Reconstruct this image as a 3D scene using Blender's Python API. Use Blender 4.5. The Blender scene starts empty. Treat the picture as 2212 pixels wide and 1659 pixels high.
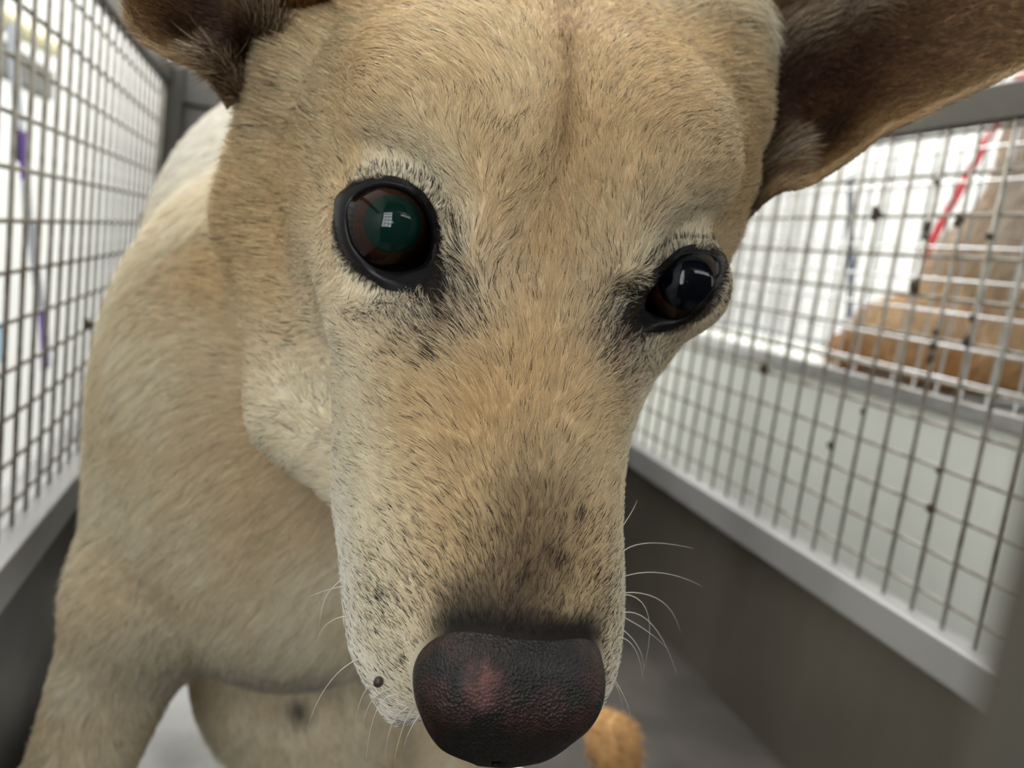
import bpy, bmesh, math, random
import numpy as np
from mathutils import Vector, Matrix
random.seed(7); rng = np.random.default_rng(7)
FUR = True
S = bpy.context.scene; COL = S.collection
MM = 0.001
# ------------------------------------------------------------------ camera, world, light
CAM_R = np.array([[.95667, -.25926, -.13252], [.08711, -.17944, .9799], [.27783, .94899, .14908]])  # rows: right, down, forward (X, depth, down)
cd = bpy.data.cameras.new('camera'); cam = bpy.data.objects.new('camera', cd); COL.objects.link(cam)
r_, d_, f_ = [Vector((v[0], v[1], -v[2])) for v in CAM_R]
cam.matrix_world = Matrix(((r_.x, -d_.x, -f_.x, 0), (r_.y, -d_.y, -f_.y, 0), (r_.z, -d_.z, -f_.z, .345), (0, 0, 0, 1)))
cd.sensor_width = 36; cd.lens = 36 * 1813.6 / 2212; cd.clip_start = .004
cd.dof.use_dof = True; cd.dof.focus_distance = .168; cd.dof.aperture_fstop = 15
S.camera = cam
w = bpy.data.worlds.new('world'); S.world = w; w.use_nodes = True
w.node_tree.nodes['Background'].inputs[0].default_value = (.95, .97, 1, 1)
w.node_tree.nodes['Background'].inputs[1].default_value = .5
S.view_settings.view_transform = 'Standard'; S.view_settings.look = 'None'; S.view_settings.gamma = 1
S.view_settings.use_curve_mapping = False; S.view_settings.exposure = .25
def area(name, loc, rot, size, power, col=(1, 1, 1)):
    l = bpy.data.lights.new(name, 'AREA'); l.shape = 'RECTANGLE'; l.size, l.size_y = size; l.energy = power; l.color = col
    o = bpy.data.objects.new(name, l); o.location = loc; o.rotation_euler = rot; COL.objects.link(o); return o
LIGHT_TOP, LIGHT_WIN, WALL = 38., (11., 7., 4.5), (.74, .74, .715)
for i, (x, y) in enumerate(((.1, 1.1), (.1, 2.1))):
    area('ceiling_light', (x, y, 2.18), (0, 0, 0), (1.3, .5), LIGHT_TOP)
# ------------------------------------------------------------------ helpers
def link(name, me, mat=None, parent=None):
    o = bpy.data.objects.new(name, me); COL.objects.link(o)
    if mat: me.materials.append(mat)
    if parent: o.parent = parent
    return o
def mesh_np(name, V, Fq, smooth=True):
    me = bpy.data.meshes.new(name); V = np.asarray(V, np.float32); Fq = np.asarray(Fq, np.int32)
    k = Fq.shape[1]
    me.vertices.add(len(V)); me.vertices.foreach_set('co', V.ravel())
    me.loops.add(Fq.size); me.loops.foreach_set('vertex_index', Fq.ravel())
    me.polygons.add(len(Fq)); me.polygons.foreach_set('loop_start', np.arange(0, Fq.size, k, dtype=np.int32))
    me.update(calc_edges=True)
    if smooth: me.polygons.foreach_set('use_smooth', np.ones(len(Fq), bool))
    me.validate(); return me
def mat(name, col=(.5, .5, .5), rough=.5, metal=0, **kw):
    m = bpy.data.materials.new(name); m.use_nodes = True; b = m.node_tree.nodes['Principled BSDF']
    b.inputs['Base Color'].default_value = (*col, 1); b.inputs['Roughness'].default_value = rough; b.inputs['Metallic'].default_value = metal
    for k, v in kw.items(): b.inputs[k.replace('_', ' ')].default_value = v
    return m
# ------------------------------------------------------------------ mesh kit
class MB:
    def __init__(self): self.bm = bmesh.new()
    def box(self, a, b, bev=0):
        a, b = Vector(a), Vector(b); r = bmesh.ops.create_cube(self.bm, size=1, matrix=Matrix.Translation((a + b) / 2) @ Matrix.Diagonal((*(b - a), 1)))
        if bev: bmesh.ops.bevel(self.bm, geom=list({e for v in r['verts'] for e in v.link_edges}), offset=bev, segments=2, affect='EDGES', profile=.5)
        return self
    def tube(self, a, b, r, n=8):
        a, b = Vector(a), Vector(b); d = b - a
        bmesh.ops.create_cone(self.bm, cap_ends=True, segments=n, radius1=r, radius2=r, depth=d.length, matrix=Matrix.Translation((a + b) / 2) @ d.to_track_quat('Z', 'Y').to_matrix().to_4x4()); return self
    def ribbon(self, pts, wv, th):     # strap along pts, half width vector wv, thickness vector th
        wv, th = Vector(wv), Vector(th); rows = [[self.bm.verts.new(Vector(p) + sx * wv + sy * th) for sx, sy in ((-1, -1), (1, -1), (1, 1), (-1, 1))] for p in pts]
        for r0, r1 in zip(rows, rows[1:]):
            for k in range(4): self.bm.faces.new((r0[k], r0[(k + 1) % 4], r1[(k + 1) % 4], r1[k]))
        self.bm.faces.new(rows[0][::-1]); self.bm.faces.new(rows[-1]); return self
    def me(self, name, m, smooth=False):
        bmesh.ops.recalc_face_normals(self.bm, faces=self.bm.faces); me = bpy.data.meshes.new(name); self.bm.to_mesh(me); self.bm.free(); me.materials.append(m)
        if smooth: me.polygons.foreach_set('use_smooth', [True] * len(me.polygons))
        return me
    def obj(self, name, m, parent=None, smooth=False): return put(name, self.me(name, m, smooth), parent)
def put(name, me, parent=None, loc=None):
    o = bpy.data.objects.new(name, me); COL.objects.link(o)
    if parent: o.parent = parent
    if loc: o.location = loc
    return o
def tag(o, label=None, cat=None, group=None, kind=None):
    for k, v in (('label', label), ('category', cat), ('group', group), ('kind', kind)):
        if v: o[k] = v
    return o
def thing(name, label, cat, group=None, loc=(0, 0, 0)):
    o = bpy.data.objects.new(name, None); COL.objects.link(o); o.location = loc; o.empty_display_size = .05; return tag(o, label, cat, group)
def grime(name, c1, c2, scale, rough, metal, lo=.4, hi=.65, r2=None, stretch=None):
    m = mat(name, c1, rough, metal); t = m.node_tree; b = t.nodes['Principled BSDF']; tc = t.nodes.new('ShaderNodeTexCoord'); no = t.nodes.new('ShaderNodeTexNoise'); no.inputs['Scale'].default_value = scale; no.inputs['Detail'].default_value = 5
    src = tc.outputs['Object']
    if stretch: mp = t.nodes.new('ShaderNodeMapping'); mp.inputs['Scale'].default_value = stretch; t.links.new(src, mp.inputs[0]); src = mp.outputs[0]
    t.links.new(src, no.inputs['Vector']); rp = t.nodes.new('ShaderNodeValToRGB'); rp.color_ramp.elements[0].position = lo; rp.color_ramp.elements[1].position = hi; rp.color_ramp.elements[0].color = (*c1, 1); rp.color_ramp.elements[1].color = (*c2, 1)
    t.links.new(no.outputs[0], rp.inputs[0]); t.links.new(rp.outputs[0], b.inputs['Base Color'])
    if r2 is not None:
        mr = t.nodes.new('ShaderNodeMapRange'); mr.inputs['To Min'].default_value = rough; mr.inputs['To Max'].default_value = r2; t.links.new(no.outputs[0], mr.inputs[0]); t.links.new(mr.outputs[0], b.inputs['Roughness'])
    return m
# ------------------------------------------------------------------ room
m_wall = mat('white_paint', WALL, .6); m_ground = grime('ground_concrete', (.20, .20, .19), (.28, .28, .27), 6, .7, 0); m_ceil = mat('ceiling_paint', (.8, .8, .78), .7)
for nm, a, b in (('wall_left', (-.56, -.78, -.3), (-.50, 2.7, 2.2)), ('wall_right', (1.75, -.78, -.3), (1.81, 2.7, 2.2)), ('wall_back', (-.56, 2.6, -.3), (1.81, 2.66, 2.2))):
    tag(MB().box(a, b).obj(nm, m_wall), kind='structure')
tag(MB().box((-.56, -.78, -.3), (1.81, 2.66, -.26)).obj('floor', m_ground), kind='structure'); tag(MB().box((-.56, -.78, 2.2), (1.81, 2.66, 2.26)).obj('ceiling', m_ceil), kind='structure')
FY = -.72      # front wall, behind the camera, with three window openings
WIN = ((-.48, .38, -.06, 1.12), (.14, .92, 1.08, 1.22), (1.2, .5, 1.6, 1.1))
wf = MB()
for a, b in (((-.56, -.3), (-.48, 2.2)), ((-.48, 1.12), (-.06, 2.2)), ((-.48, -.3), (-.06, .38)), ((-.06, -.3), (.14, 2.2)), ((.14, -.3), (1.08, .92)), ((.14, 1.22), (1.08, 2.2)), ((1.08, -.3), (1.2, 2.2)), ((1.2, -.3), (1.6, .5)), ((1.2, 1.1), (1.6, 2.2)), ((1.6, -.3), (1.81, 2.2))): wf.box((a[0], FY - .06, a[1]), (b[0], FY, b[1]))
tag(wf.obj('wall_front', mat('front_wall_paint', (.05, .05, .048), .6)), kind='structure')
def day(st):
    m = bpy.data.materials.new('daylight'); m.use_nodes = True; t = m.node_tree; t.nodes.clear(); em = t.nodes.new('ShaderNodeEmission'); em.inputs[0].default_value = (.93, .97, 1, 1); em.inputs[1].default_value = st
    oo = t.nodes.new('ShaderNodeOutputMaterial'); t.links.new(em.outputs[0], oo.inputs[0]); return m
m_frame = mat('window_frame', (.15, .15, .15), .5)
for k, (x0, z0, x1, z1) in enumerate(WIN):
    fr_ = MB(); n_ = 4 if k == 1 else 3
    for a, b in (((x0, z0), (x0 + .02, z1)), ((x1 - .02, z0), (x1, z1)), ((x0, z0), (x1, z0 + .02)), ((x0, z1 - .02), (x1, z1))): fr_.box((a[0], FY - .04, a[1]), (b[0], FY - .01, b[1]))
    for j in range(1, n_): x = x0 + (x1 - x0) * j / n_; fr_.box((x - .008, FY - .035, z0), (x + .008, FY - .012, z1))
    for j in range(1, 5 if k != 1 else 1): z = z0 + (z1 - z0) * j / 5; fr_.box((x0, FY - .035, z - .008), (x1, FY - .012, z + .008))
    wo = tag(fr_.obj('window_%d' % (k + 1), m_frame), kind='structure'); MB().box((x0, FY - .05, z0), (x1, FY - .045, z1)).obj('pane', day(LIGHT_WIN[k]), wo)
# ------------------------------------------------------------------ the cage
m_steel = grime('brushed_steel', (.36, .355, .345), (.45, .445, .43), 9, .36, .5, .35, .7, .5); m_plate = grime('kick_plate_steel', (.21, .188, .152), (.31, .28, .235), 7, .34, .8, .35, .7, .55, (1, 1, .35))
m_wire = grime('grimy_wire', (.30, .275, .235), (.14, .115, .08), 60, .5, .3, .48, .62); m_wireb = grime('bright_wire', (.62, .62, .62), (.5, .49, .46), 60, .35, .75)
m_dirt = grime('dried_dirt', (.045, .032, .02), (.10, .075, .045), 400, .9, 0)
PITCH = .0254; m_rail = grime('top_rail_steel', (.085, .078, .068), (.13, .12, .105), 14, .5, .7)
cage = thing('wire_cage', 'steel dog cage with wire mesh sides around the tan dog', 'cage')
vw = MB().tube((0, 0, 0), (0, 0, .318), .00135, 8).me('wire', m_wire, True); hw = MB().tube((0, 0, 0), (0, .94, 0), .00125, 8).me('wire_long', m_wire, True)
def clump(r, seed):
    bm = bmesh.new(); bmesh.ops.create_icosphere(bm, subdivisions=2, radius=r); q = random.Random(seed)
    sx, sz = q.uniform(.7, 1.1), q.uniform(.9, 1.5)
    for v in bm.verts: v.co *= 1 + .35 * math.sin(v.co.x / r * 3 + seed) * math.cos(v.co.z / r * 4 + seed * 2) + q.uniform(-.12, .12); v.co.x *= sx; v.co.z *= sz
    me = bpy.data.meshes.new('dirt_clump'); bm.to_mesh(me); bm.free(); me.materials.append(m_dirt); me.polygons.foreach_set('use_smooth', [True] * len(me.polygons)); return me
for side, X, top, bot in ((1, .394, .4585, .163), (-1, -.1265, .470, .168)):
    inn = -side     # towards the inside
    p = MB(); xa, xb = sorted((X + side * .003, X + inn * .006))
    tr_ = MB(); tr_.box((xa, .02, top), (xb, .985, top + .022), .0015).box(*[(v[0], v[1], v[2]) for v in ((min(X + side * .012, X), .02, top + .016), (max(X + side * .012, X), .985, top + .024))], .001); tr_.obj('top_rail', m_rail, cage)
    la, lb = sorted((X + side * .006, X + inn * .0135)); p.box((la, .02, bot - .024), (lb, .985, bot), .0015)
    ka, kb = sorted((X + side * .002, X + inn * .001)); p.box((ka, .93, bot), (kb, .985, top), .001)
    sp = p.obj('side_panel', m_steel, cage)
    for k in range(37): 
        y = .531 - .0254 * k + 17 * .0254 + (0 if side > 0 else .004)
        if y < .05: continue
        put('wire', vw, sp, (X + inn * .0012, y, bot - .004))
    for k in range(13):
        z = .4565 - PITCH * k + (0 if side > 0 else .0)
        if bot + .004 < z < top + .002: put('wire', hw, sp, (X + side * .0014, .025, z))
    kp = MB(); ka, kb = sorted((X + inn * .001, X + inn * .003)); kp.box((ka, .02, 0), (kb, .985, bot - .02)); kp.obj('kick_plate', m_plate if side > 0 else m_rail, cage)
    if side > 0:
        D = [(499,407,4.6),(450,360,5),(599,282,4.6),(500,242,4),(400,253,3),(398,229,3.6),(424,402,3.8),(451,426,2.6),(451,398,3.2),(452,392,2.8),(424,334,3),(424,325,3.6),(424,317,3.4),(400,345,2.4),(396,332,3.4),(403,393,3.2),(551,327,1.8),(468,273,2.2)]
    else: D = [(629, 260, 4), (829, 335, 3)]
    for j, (y, z, r) in enumerate(D):
        o_ = .531 + (0 if side > 0 else .004); y = (o_ + round((y * MM - o_) / PITCH) * PITCH) / MM
        put('dirt_clump', clump(r * .75 * MM, j), sp, (X + inn * .003, y * MM, z * MM))
bp = MB(); bp.box((-.125, .978, 0), (.393, .984, .50)).box((-.125, .965, .455), (.393, .985, .492), .002); bp.obj('back_panel', grime('back_steel', (.10, .095, .085), (.15, .14, .125), 8, .45, .6), cage)
for x in (-.118, .386): MB().box((x - .009, .95, 0), (x + .009, .978, .49), .002).obj('corner_post', m_rail, cage)
MB().box((-.125, .02, -.012), (.393, .985, 0)).obj('floor_tray', grime('tray_steel', (.03, .026, .02), (.06, .05, .04), 12, .6, .3), cage)
MB().box((.0253, .010, -.01), (.075, .0235, .50), .002).obj('door_post', grime('door_steel', (.085, .075, .06), (.11, .10, .08), 20, .55, .3), cage)
MB().box((-.125, .008, -.01), (.393, .020, .13), .002).obj('front_sill', m_plate, cage)
MB().box((-.125, .008, .488), (.393, .020, .50), .002).obj('front_rail', m_steel, cage)
# white sheet on the cage floor
bm = bmesh.new(); bmesh.ops.create_grid(bm, x_segments=40, y_segments=40, size=.5)
for v in bm.verts:
    x, y = v.co.x, v.co.y; v.co = Vector((.045 + x * .26 + .012 * math.sin(9 * y), .62 + y * .30 + .01 * math.sin(11 * x + 1), .004 + .004 * abs(math.sin(13 * x + 5 * y)) + .003 * abs(math.sin(21 * y - 8 * x + 2))))
bmesh.ops.solidify(bm, geom=bm.faces[:], thickness=.0004)
me = bpy.data.meshes.new('paper_sheet'); bm.to_mesh(me); bm.free(); me.materials.append(grime('wrinkled_paper', (.86, .87, .84), (.55, .54, .52), 9, .8, 0, .5, .75)); me.polygons.foreach_set('use_smooth', [True] * len(me.polygons))
tag(put('paper_sheet', me), 'wrinkled white paper sheet on the cage floor below the dog', 'paper')
# ------------------------------------------------------------------ neighbouring cage on the right, its dog and straps
nc = thing('wire_cage', 'second cage beyond the right mesh with bright shiny wires and pale tray', 'cage')
NX, NB, NT = .507, .282, .66
m_pale = grime('pale_plastic', (.70, .72, .66), (.62, .63, .57), 3, .45, 0)
np_ = MB().box((NX - .004, .15, NB - .012), (NX + .010, 1.5, NB), .001).box((NX - .002, .15, NT), (NX + .012, 1.5, NT + .02), .001).box((NX, 1.48, NB), (NX + .01, 1.5, NT)).obj('side_panel', m_wireb, nc)
vb = MB().tube((0, 0, 0), (0, 0, NT - NB), .0011, 8).me('wire', m_wireb, True); hb = MB().tube((0, 0, 0), (0, 1.34, 0), .00115, 8).me('wire_long', m_wireb, True)
for k in range(53): put('wire', vb, np_, (NX + .0024, .165 + .0254 * k, NB))
for k in range(15): put('wire', hb, np_, (NX, .155, NB + .014 + .0254 * k))
FX = .905; fm = MB()
for k in range(62): fm.tube((FX, .15 + .0254 * k, .27), (FX, .15 + .0254 * k, NT), .0012, 5)
for k in range(16): fm.tube((FX - .002, .15, .27 + .0254 * k), (FX - .002, 1.7, .27 + .0254 * k), .0012, 5)
for k in range(17): fm.tube((NX + .02 + .0243 * k, 1.5, .27), (NX + .02 + .0243 * k, 1.5, NT), .0012, 5)
for k in range(16): fm.tube((NX, 1.498, .27 + .0254 * k), (FX, 1.498, .27 + .0254 * k), .0012, 5)
tag(fm.obj('far_mesh', m_wireb, nc), kind='stuff')
MB().box((FX - .006, .15, .252), (FX + .01, 1.7, .274), .001).obj('bottom_rail', grime('gray_rail', (.22, .23, .25), (.28, .28, .28), 8, .5, .4), nc)
MB().box((NX + .0, .15, -.25), (NX + .012, 1.5, NB - .012), .003).obj('front_tray', m_pale, nc)
MB().box((NX + .012, .15, .255), (FX, 1.5, .265)).obj('cage_floor', m_pale, nc)
tag(MB().ribbon([(.618, .657 - .03, .588), (.618, .657, .526), (.620, .687, .467), (.622, .709, .425), (.624, .723, .397)], (0, .0042, .0022), (.0012, 0, 0)).obj('red_leash', mat('red_webbing', (.62, .05, .06), .6)), 'bright red leash crossing the pale dog in the second cage', 'leash')
tag(MB().ribbon([(.893, 1.235, .547), (.893, 1.222, .50), (.893, 1.205, .45), (.893, 1.19, .40), (.893, 1.17, .318)], (0, .0075, 0), (.0015, 0, 0)).obj('hanging_strap', mat('slate_webbing', (.045, .055, .085), .7)), 'dark blue gray strap hanging on the far mesh of the second cage', 'strap')
# ------------------------------------------------------------------ things behind the left mesh
hs = thing('striped_strap', 'white strap with two purple sections hanging behind the left mesh', 'strap')
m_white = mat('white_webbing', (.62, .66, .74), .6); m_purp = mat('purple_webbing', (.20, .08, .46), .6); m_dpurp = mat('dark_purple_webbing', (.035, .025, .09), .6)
def Lp(*p): return [(-.2, y * MM, z * MM) for y, z in p]
MB().ribbon(Lp((716, 462), (733, 418), (746, 388)), (0, .009, .001), (.0012, 0, 0)).obj('white_section', m_white, hs)
MB().ribbon(Lp((738, 390), (741, 378), (744, 366)), (0, .005, 0), (.0012, 0, 0)).obj('dark_purple_section', m_dpurp, hs)  # second strand, of darker purple webbing
MB().ribbon(Lp((754, 390), (760, 372), (768, 353)), (0, .009, 0), (.0014, 0, 0)).obj('purple_section', m_purp, hs)
MB().ribbon(Lp((768, 353), (774, 336), (780, 320)), (0, .0095, 0), (.0012, 0, 0)).obj('white_section', m_white, hs)
MB().ribbon(Lp((786, 322), (806, 285), (832, 243)), (0, .0095, .001), (.0012, 0, 0)).obj('white_section', m_white, hs)
MB().ribbon(Lp((838, 244), (848, 220), (859, 184)), (0, .010, .001), (.0014, 0, 0)).obj('purple_section', m_purp, hs)
ps = thing('yellow_pipe', 'pale yellow pipe with a gray strip as its shadow, high behind the left mesh', 'pipe')
MB().tube((-.33, 1.02, .531), (-.33, 1.372, .546), .0125, 16).obj('pipe', mat('pale_yellow', (.80, .72, .42), .4), ps, True)
MB().box((-.345, 1.03, .475), (-.328, 1.376, .514), .002).obj('pipe_shadow', mat('shadow_gray', (.16, .155, .14), .6), ps)  # dark box stands in for the shadow below the pipe
t_ = MB(); t_.tube((-.335, 1.175, .155), (-.325, 1.175, .155), .026, 24); tag(t_.obj('tub_lid', mat('pale_blue', (.30, .48, .60), .5)), 'pale blue round lid low behind the left mesh', 'lid')
# ------------------------------------------------------------------ dog : implicit sculpt in the head frame (mm; f to the nose, s to the dog's left, u up)
HO = np.array([57.98, 188.773, 344.074])
HR = np.array([[-.1214, -.7371, -.6648], [.9906, -.1321, -.0345], [-.0624, -.6628, .7462]])   # rows f,s,u in world
def h2w(P): return np.asarray(P, float) @ HR + HO
def w2h(P): return (np.asarray(P, float) - HO) @ HR.T
def smin(a, b, k):
    h = np.clip(.5 + .5 * (b - a) / k, 0, 1); return b + (a - b) * h - k * h * (1 - h)
def smax(a, b, k): return -smin(-a, -b, k)
def ell(P, c, r):
    q = (P - np.array(c, np.float32)) / np.array(r, np.float32); k0 = np.sqrt((q * q).sum(-1)) + 1e-6
    k1 = np.sqrt(((q / np.array(r, np.float32)) ** 2).sum(-1)) + 1e-6; return k0 * (k0 - 1) / k1
def cap(P, a, b, ra, rb):
    a = np.array(a, np.float32); b = np.array(b, np.float32); ab = b - a
    t = np.clip(((P - a) @ ab) / (ab @ ab), 0, 1); d = P - a - t[..., None] * ab
    return np.sqrt((d * d).sum(-1)) - (ra + (rb - ra) * t)
LOFT = np.array([  # f, half width right, half width left, top, bottom, level of greatest width
    (98, 5, 5, -24, -36, -30), (94, 13, 12, -21, -43, -31), (85, 24, 20, -15.5, -54, -36), (79, 28, 23, -11, -60, -42), (70, 31, 25, -7, -66, -46), (55, 35, 27, -4, -70, -50), (40, 39, 28, 0, -72, -50),
    (25, 41, 30, 4, -74, -46), (10, 44, 35, 9, -76, -38), (-5, 47, 42, 15, -78, -30), (-25, 55, 54, 23, -82, -24), (-50, 63, 66, 29, -86, -18),
    (-75, 64, 70, 29, -90, -14), (-100, 57, 67, 24, -88, -12), (-120, 40, 52, 8, -80, -25), (-135, 10, 10, -20, -50, -30)], float)[::-1]
_ff = np.linspace(-135, 98, 467); _tb = [np.interp(_ff, LOFT[:, 0], LOFT[:, k]) for k in range(1, 6)]
_g = np.exp(-np.linspace(-2, 2, 33) ** 2); _g /= _g.sum()
_tb = [np.convolve(np.pad(t, 16, 'edge'), _g, 'valid') for t in _tb]
def loft(P):
    f, s, u = P[..., 0], P[..., 1], P[..., 2]
    fi = np.clip(f, -135, 98); wr, wl, ut, ub, cu = [np.interp(fi, _ff, t).astype(np.float32) for t in _tb]
    k_ = np.clip(.5 + s / 24, 0, 1); w_ = wr + (wl - wr) * k_
    du = u - cu; h = np.where(du > 0, ut - cu, cu - ub); n = 2.25
    g = ((np.abs(s) / w_) ** n + (np.abs(du) / h) ** n + 1e-9) ** (1 / n)
    d = (g - 1) * np.minimum(w_, h); ex = np.abs(f - fi)
    return np.where(ex > 0, np.maximum(d, 0) + ex, d)
# eyes : ball centre, gaze, lid margin (inner) and edge of the bare lid skin (outer), mm in the head frame
EYES = {
 -1: dict(c=(-8.45, -35.24, -4.9), g=(.653, .059, .755), pupil=(.002, .015, .011),  # teal pupil carries the tapetum's reflected glow as painted colour
  inn=[(-4.7,-45.2,1.8),(-1.1,-44.3,-.3),(1.2,-42.9,-2.6),(2.9,-40.6,-4.1),(3.8,-37.8,-5.9),(4,-35,-6.7),(3.5,-31.8,-6.8),(2.1,-28.8,-6.9),(0,-26.1,-6.8),(-.9,-25.2,-4.8),(-2.3,-25.2,-.5),(-3.7,-26.2,2.3),(-5.5,-28.1,5),(-7.1,-30.2,6.5),(-8.1,-33.3,7.5),(-8.6,-36.3,7.6),(-8.8,-39.2,7),(-8.5,-42.8,5.1),(-7.4,-44.5,3.5)],
  out=[[-10.0,-48.7,-1.4],[-3.8,-47.8,-1.1],[-0.3,-46.3,-3.1],[2.3,-44.1,-5.1],[3.8,-41.5,-7.0],[4.5,-38.6,-8.6],[4.6,-34.7,-9.8],[0.8,-30.0,-14.1],[1.4,-26.9,-14.4],[2.1,-23.7,-14.7],[2.7,-21.1,-14.8],[-1.2,-20.7,-11.3],[-3.5,-21.4,-9.1],[-1.9,-23.4,-1.7],[-3.1,-24.7,2.4],[-5.1,-26.7,5.5],[-7.1,-29.5,7.7],[-8.6,-33.5,8.9],[-9.3,-38.0,8.7],[-10.0,-41.7,7.3],[-10.5,-45.0,4.8],[-11.7,-47.9,0.6]]),
 1: dict(c=(-6.37, 37.2, -4.9), g=(.663, -.211, .718), pupil=(.001, .002, .005),
  inn=[(-4.4,42,6.8),(-4.7,39.5,7.4),(-4.2,35.3,7.2),(-3.5,32.8,6.2),(-2,31,4.7),(-.9,29.6,2.9),(.1,28.1,-.2),(.8,27.5,-4.3),(.7,27.8,-7.5),(1.9,28.9,-7.8),(3.4,30.1,-6.8),(4.9,32.4,-5.7),(5.8,34.6,-4.9),(6,36.6,-3.1),(5,38.2,.3),(3.3,40,2.7),(1,41.6,4.5),(-1.6,42.2,5.8)],
  out=[[-5.1,43.8,7.6],[-5.3,40.5,8.7],[-4.2,36.1,8.7],[-3.4,32.3,7.5],[-1.8,30.1,5.7],[-0.8,28.1,3.3],[-0.2,26.4,0.1],[-0.4,25.3,-4.7],[-2.9,26.3,-13.2],[0.0,24.9,-16.4],[1.4,26.8,-17.0],[0.6,29.9,-15.3],[5.5,31.9,-9.1],[7.2,35.1,-6.0],[7.4,37.2,-2.9],[6.2,39.2,0.8],[4.2,41.3,3.4],[1.6,42.5,5.5],[-1.5,43.4,6.9]])}
for E_ in EYES.values():
    for k in E_: E_[k] = np.array(E_[k], float)
    g = E_['g'] = E_['g'] / np.linalg.norm(E_['g']); e1 = np.cross(g, (0, 0, 1.)); e1 /= np.linalg.norm(e1); e2 = np.cross(g, e1); E_['e'] = np.stack([e1, e2])
    for k in ('inn', 'out'):
        E_[k + '2'] = (E_[k] - E_['c']) @ E_['e'].T
def sd_poly(p, poly):
    d = np.full(len(p), 1e9); ins = np.zeros(len(p), bool)
    for a, b in zip(poly, np.roll(poly, -1, 0)):
        e = b - a; v = p - a; t = np.clip(v @ e / (e @ e), 0, 1); q = v - t[:, None] * e; d = np.minimum(d, (q * q).sum(1))
        c = (a[1] <= p[:, 1]) != (b[1] <= p[:, 1]); ins ^= c & (p[:, 0] < a[0] + (p[:, 1] - a[1]) / (e[1] if abs(e[1]) > 1e-9 else 1e-9) * e[0])
    return np.where(ins, -1, 1) * np.sqrt(d)
def eye_poly(P, E_, key):      # signed distance (mm) to a lid outline seen along the gaze, big outside the front hemisphere
    v = P - E_['c']; r = np.linalg.norm(v, axis=-1) + 1e-6; u = v / r[..., None]; m = (u @ E_['g'] > .05) & (r < 30)
    o = np.full(len(P), 99.); 
    if m.any(): o[m] = sd_poly(v[m] @ E_['e'].T, E_[key])
    return o
def sd_head(P):
    A = P.copy(); A[..., 1] = np.abs(A[..., 1])
    d = loft(P)
    d = smin(d, cap(P, (6, -37, -17), (-45, -54, -22), 9, 10), 10)     # cheekbones
    d = smin(d, cap(P, (-4, 30, -17), (-45, 49, -20), 8, 9), 10)
    d = smin(d, ell(P, (-45, -44, -48), (34, 20, 34)), 14)             # masseters
    d = smin(d, ell(P, (-48, 34, -48), (34, 20, 34)), 14)
    d = smin(d, ell(A, (-2, 24, 8), (18, 13, 9)), 10)                  # brow
    d = smin(d, ell(A, (-32, 22, 16), (30, 24, 14)), 14)               # frontal
    d = smin(d, ell(A, (60, 18, -50), (30, 11, 18)), 8)                # flew
    d = smin(d, cap(P, (-86, -67, -9), (-60, -66, -56), 16.5, 20), 14)    # loose skin of the cheek and throat, right side
    d = smin(d, cap(P, (-58, -66, -52), (-8, -50, -78), 20, 17), 14)
    d = smin(d, cap(P, (-8, -50, -78), (10, -36, -80), 17, 12), 12)
    d = smin(d, cap(P, (-106, 52, 8), (-88, 53, 0), 18, 16), 14)      # roots of the ears
    d = smin(d, cap(P, (-94, -52, 6), (-84, -64, -2), 15, 13), 14)
    for sg in (-1, 1):
        c = EYES[sg]['c'].astype(np.float32); q = P - c - 25 * np.array((.64, .385 * sg, .66), np.float32); d = smax(d, 23 - np.sqrt((q * q).sum(-1)), 12)   # orbit
        q = P - c; d = smin(d, np.sqrt((q * q).sum(-1)) - (12.9 if sg < 0 else 12.45), 9)
    d = smax(d, 6 - cap(P, (17, -24.5, 5), (27, -20, 5), 0, 0), 5)     # inner corners of the eyes, tear furrows
    d = smax(d, 6 - cap(P, (16, 20.5, 5), (26, 16.5, 5), 0, 0), 5)
    return d
def sd_body(W):
    d = cap(W, (66, 285, 360), (40, 375, 290), 58, 82)                 # neck
    d = smin(d, ell(W, (19, 395, 235), (82, 110, 95)), 30)             # chest
    d = smin(d, ell(W, (2, 580, 348), (62, 140, 76)), 30)            # withers
    d = smin(d, cap(W, (22, 420, 285), (16, 800, 348), 90, 108), 40)  # trunk
    d = smin(d, cap(W, (-20, 378, 258), (-37, 352, 190), 40, 27), 20)   # right shoulder
    d = smin(d, cap(W, (-39, 352, 190), (-68, 352, 90), 26, 18), 16)
    d = smin(d, cap(W, (-68, 352, 95), (-73, 345, 25), 17.5, 16), 10)
    d = smin(d, ell(W, (62, 475, 108), (92, 75, 112)), 25)             # belly
    d = smin(d, cap(W, (110, 570, 90), (190, 520, 64), 50, 32), 20)    # left hind leg and foot
    d = smin(d, cap(W, (185, 520, 64), (222, 445, 48), 28, 24), 12)
    d = smin(d, cap(W, (222, 445, 46), (228, 415, 20), 24, 19), 10)
    d = smin(d, cap(W, (80, 380, 250), (98, 365, 170), 42, 32), 20)
    d = smin(d, cap(W, (98, 365, 170), (106, 360, 30), 26, 18), 14)
    return d
def sd_dog(P):
    P = np.asarray(P, np.float32); W = (P @ HR.astype(np.float32) + HO.astype(np.float32))
    d = smin(sd_head(P), sd_body(W), 10)
    for sg in (-1, 1):
        E_ = EYES[sg]; q = P - E_['c'].astype(np.float32); r = np.sqrt((q * q).sum(-1)); d = smax(d, 9.5 - r, 1.)
        m = (r < 24) & (q @ E_['g'] > 0)
        if m.any(): d[m] = smax(d[m], .5 - eye_poly(P[m].astype(float), E_, 'inn2').astype(np.float32), .8)
    return d
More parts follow.
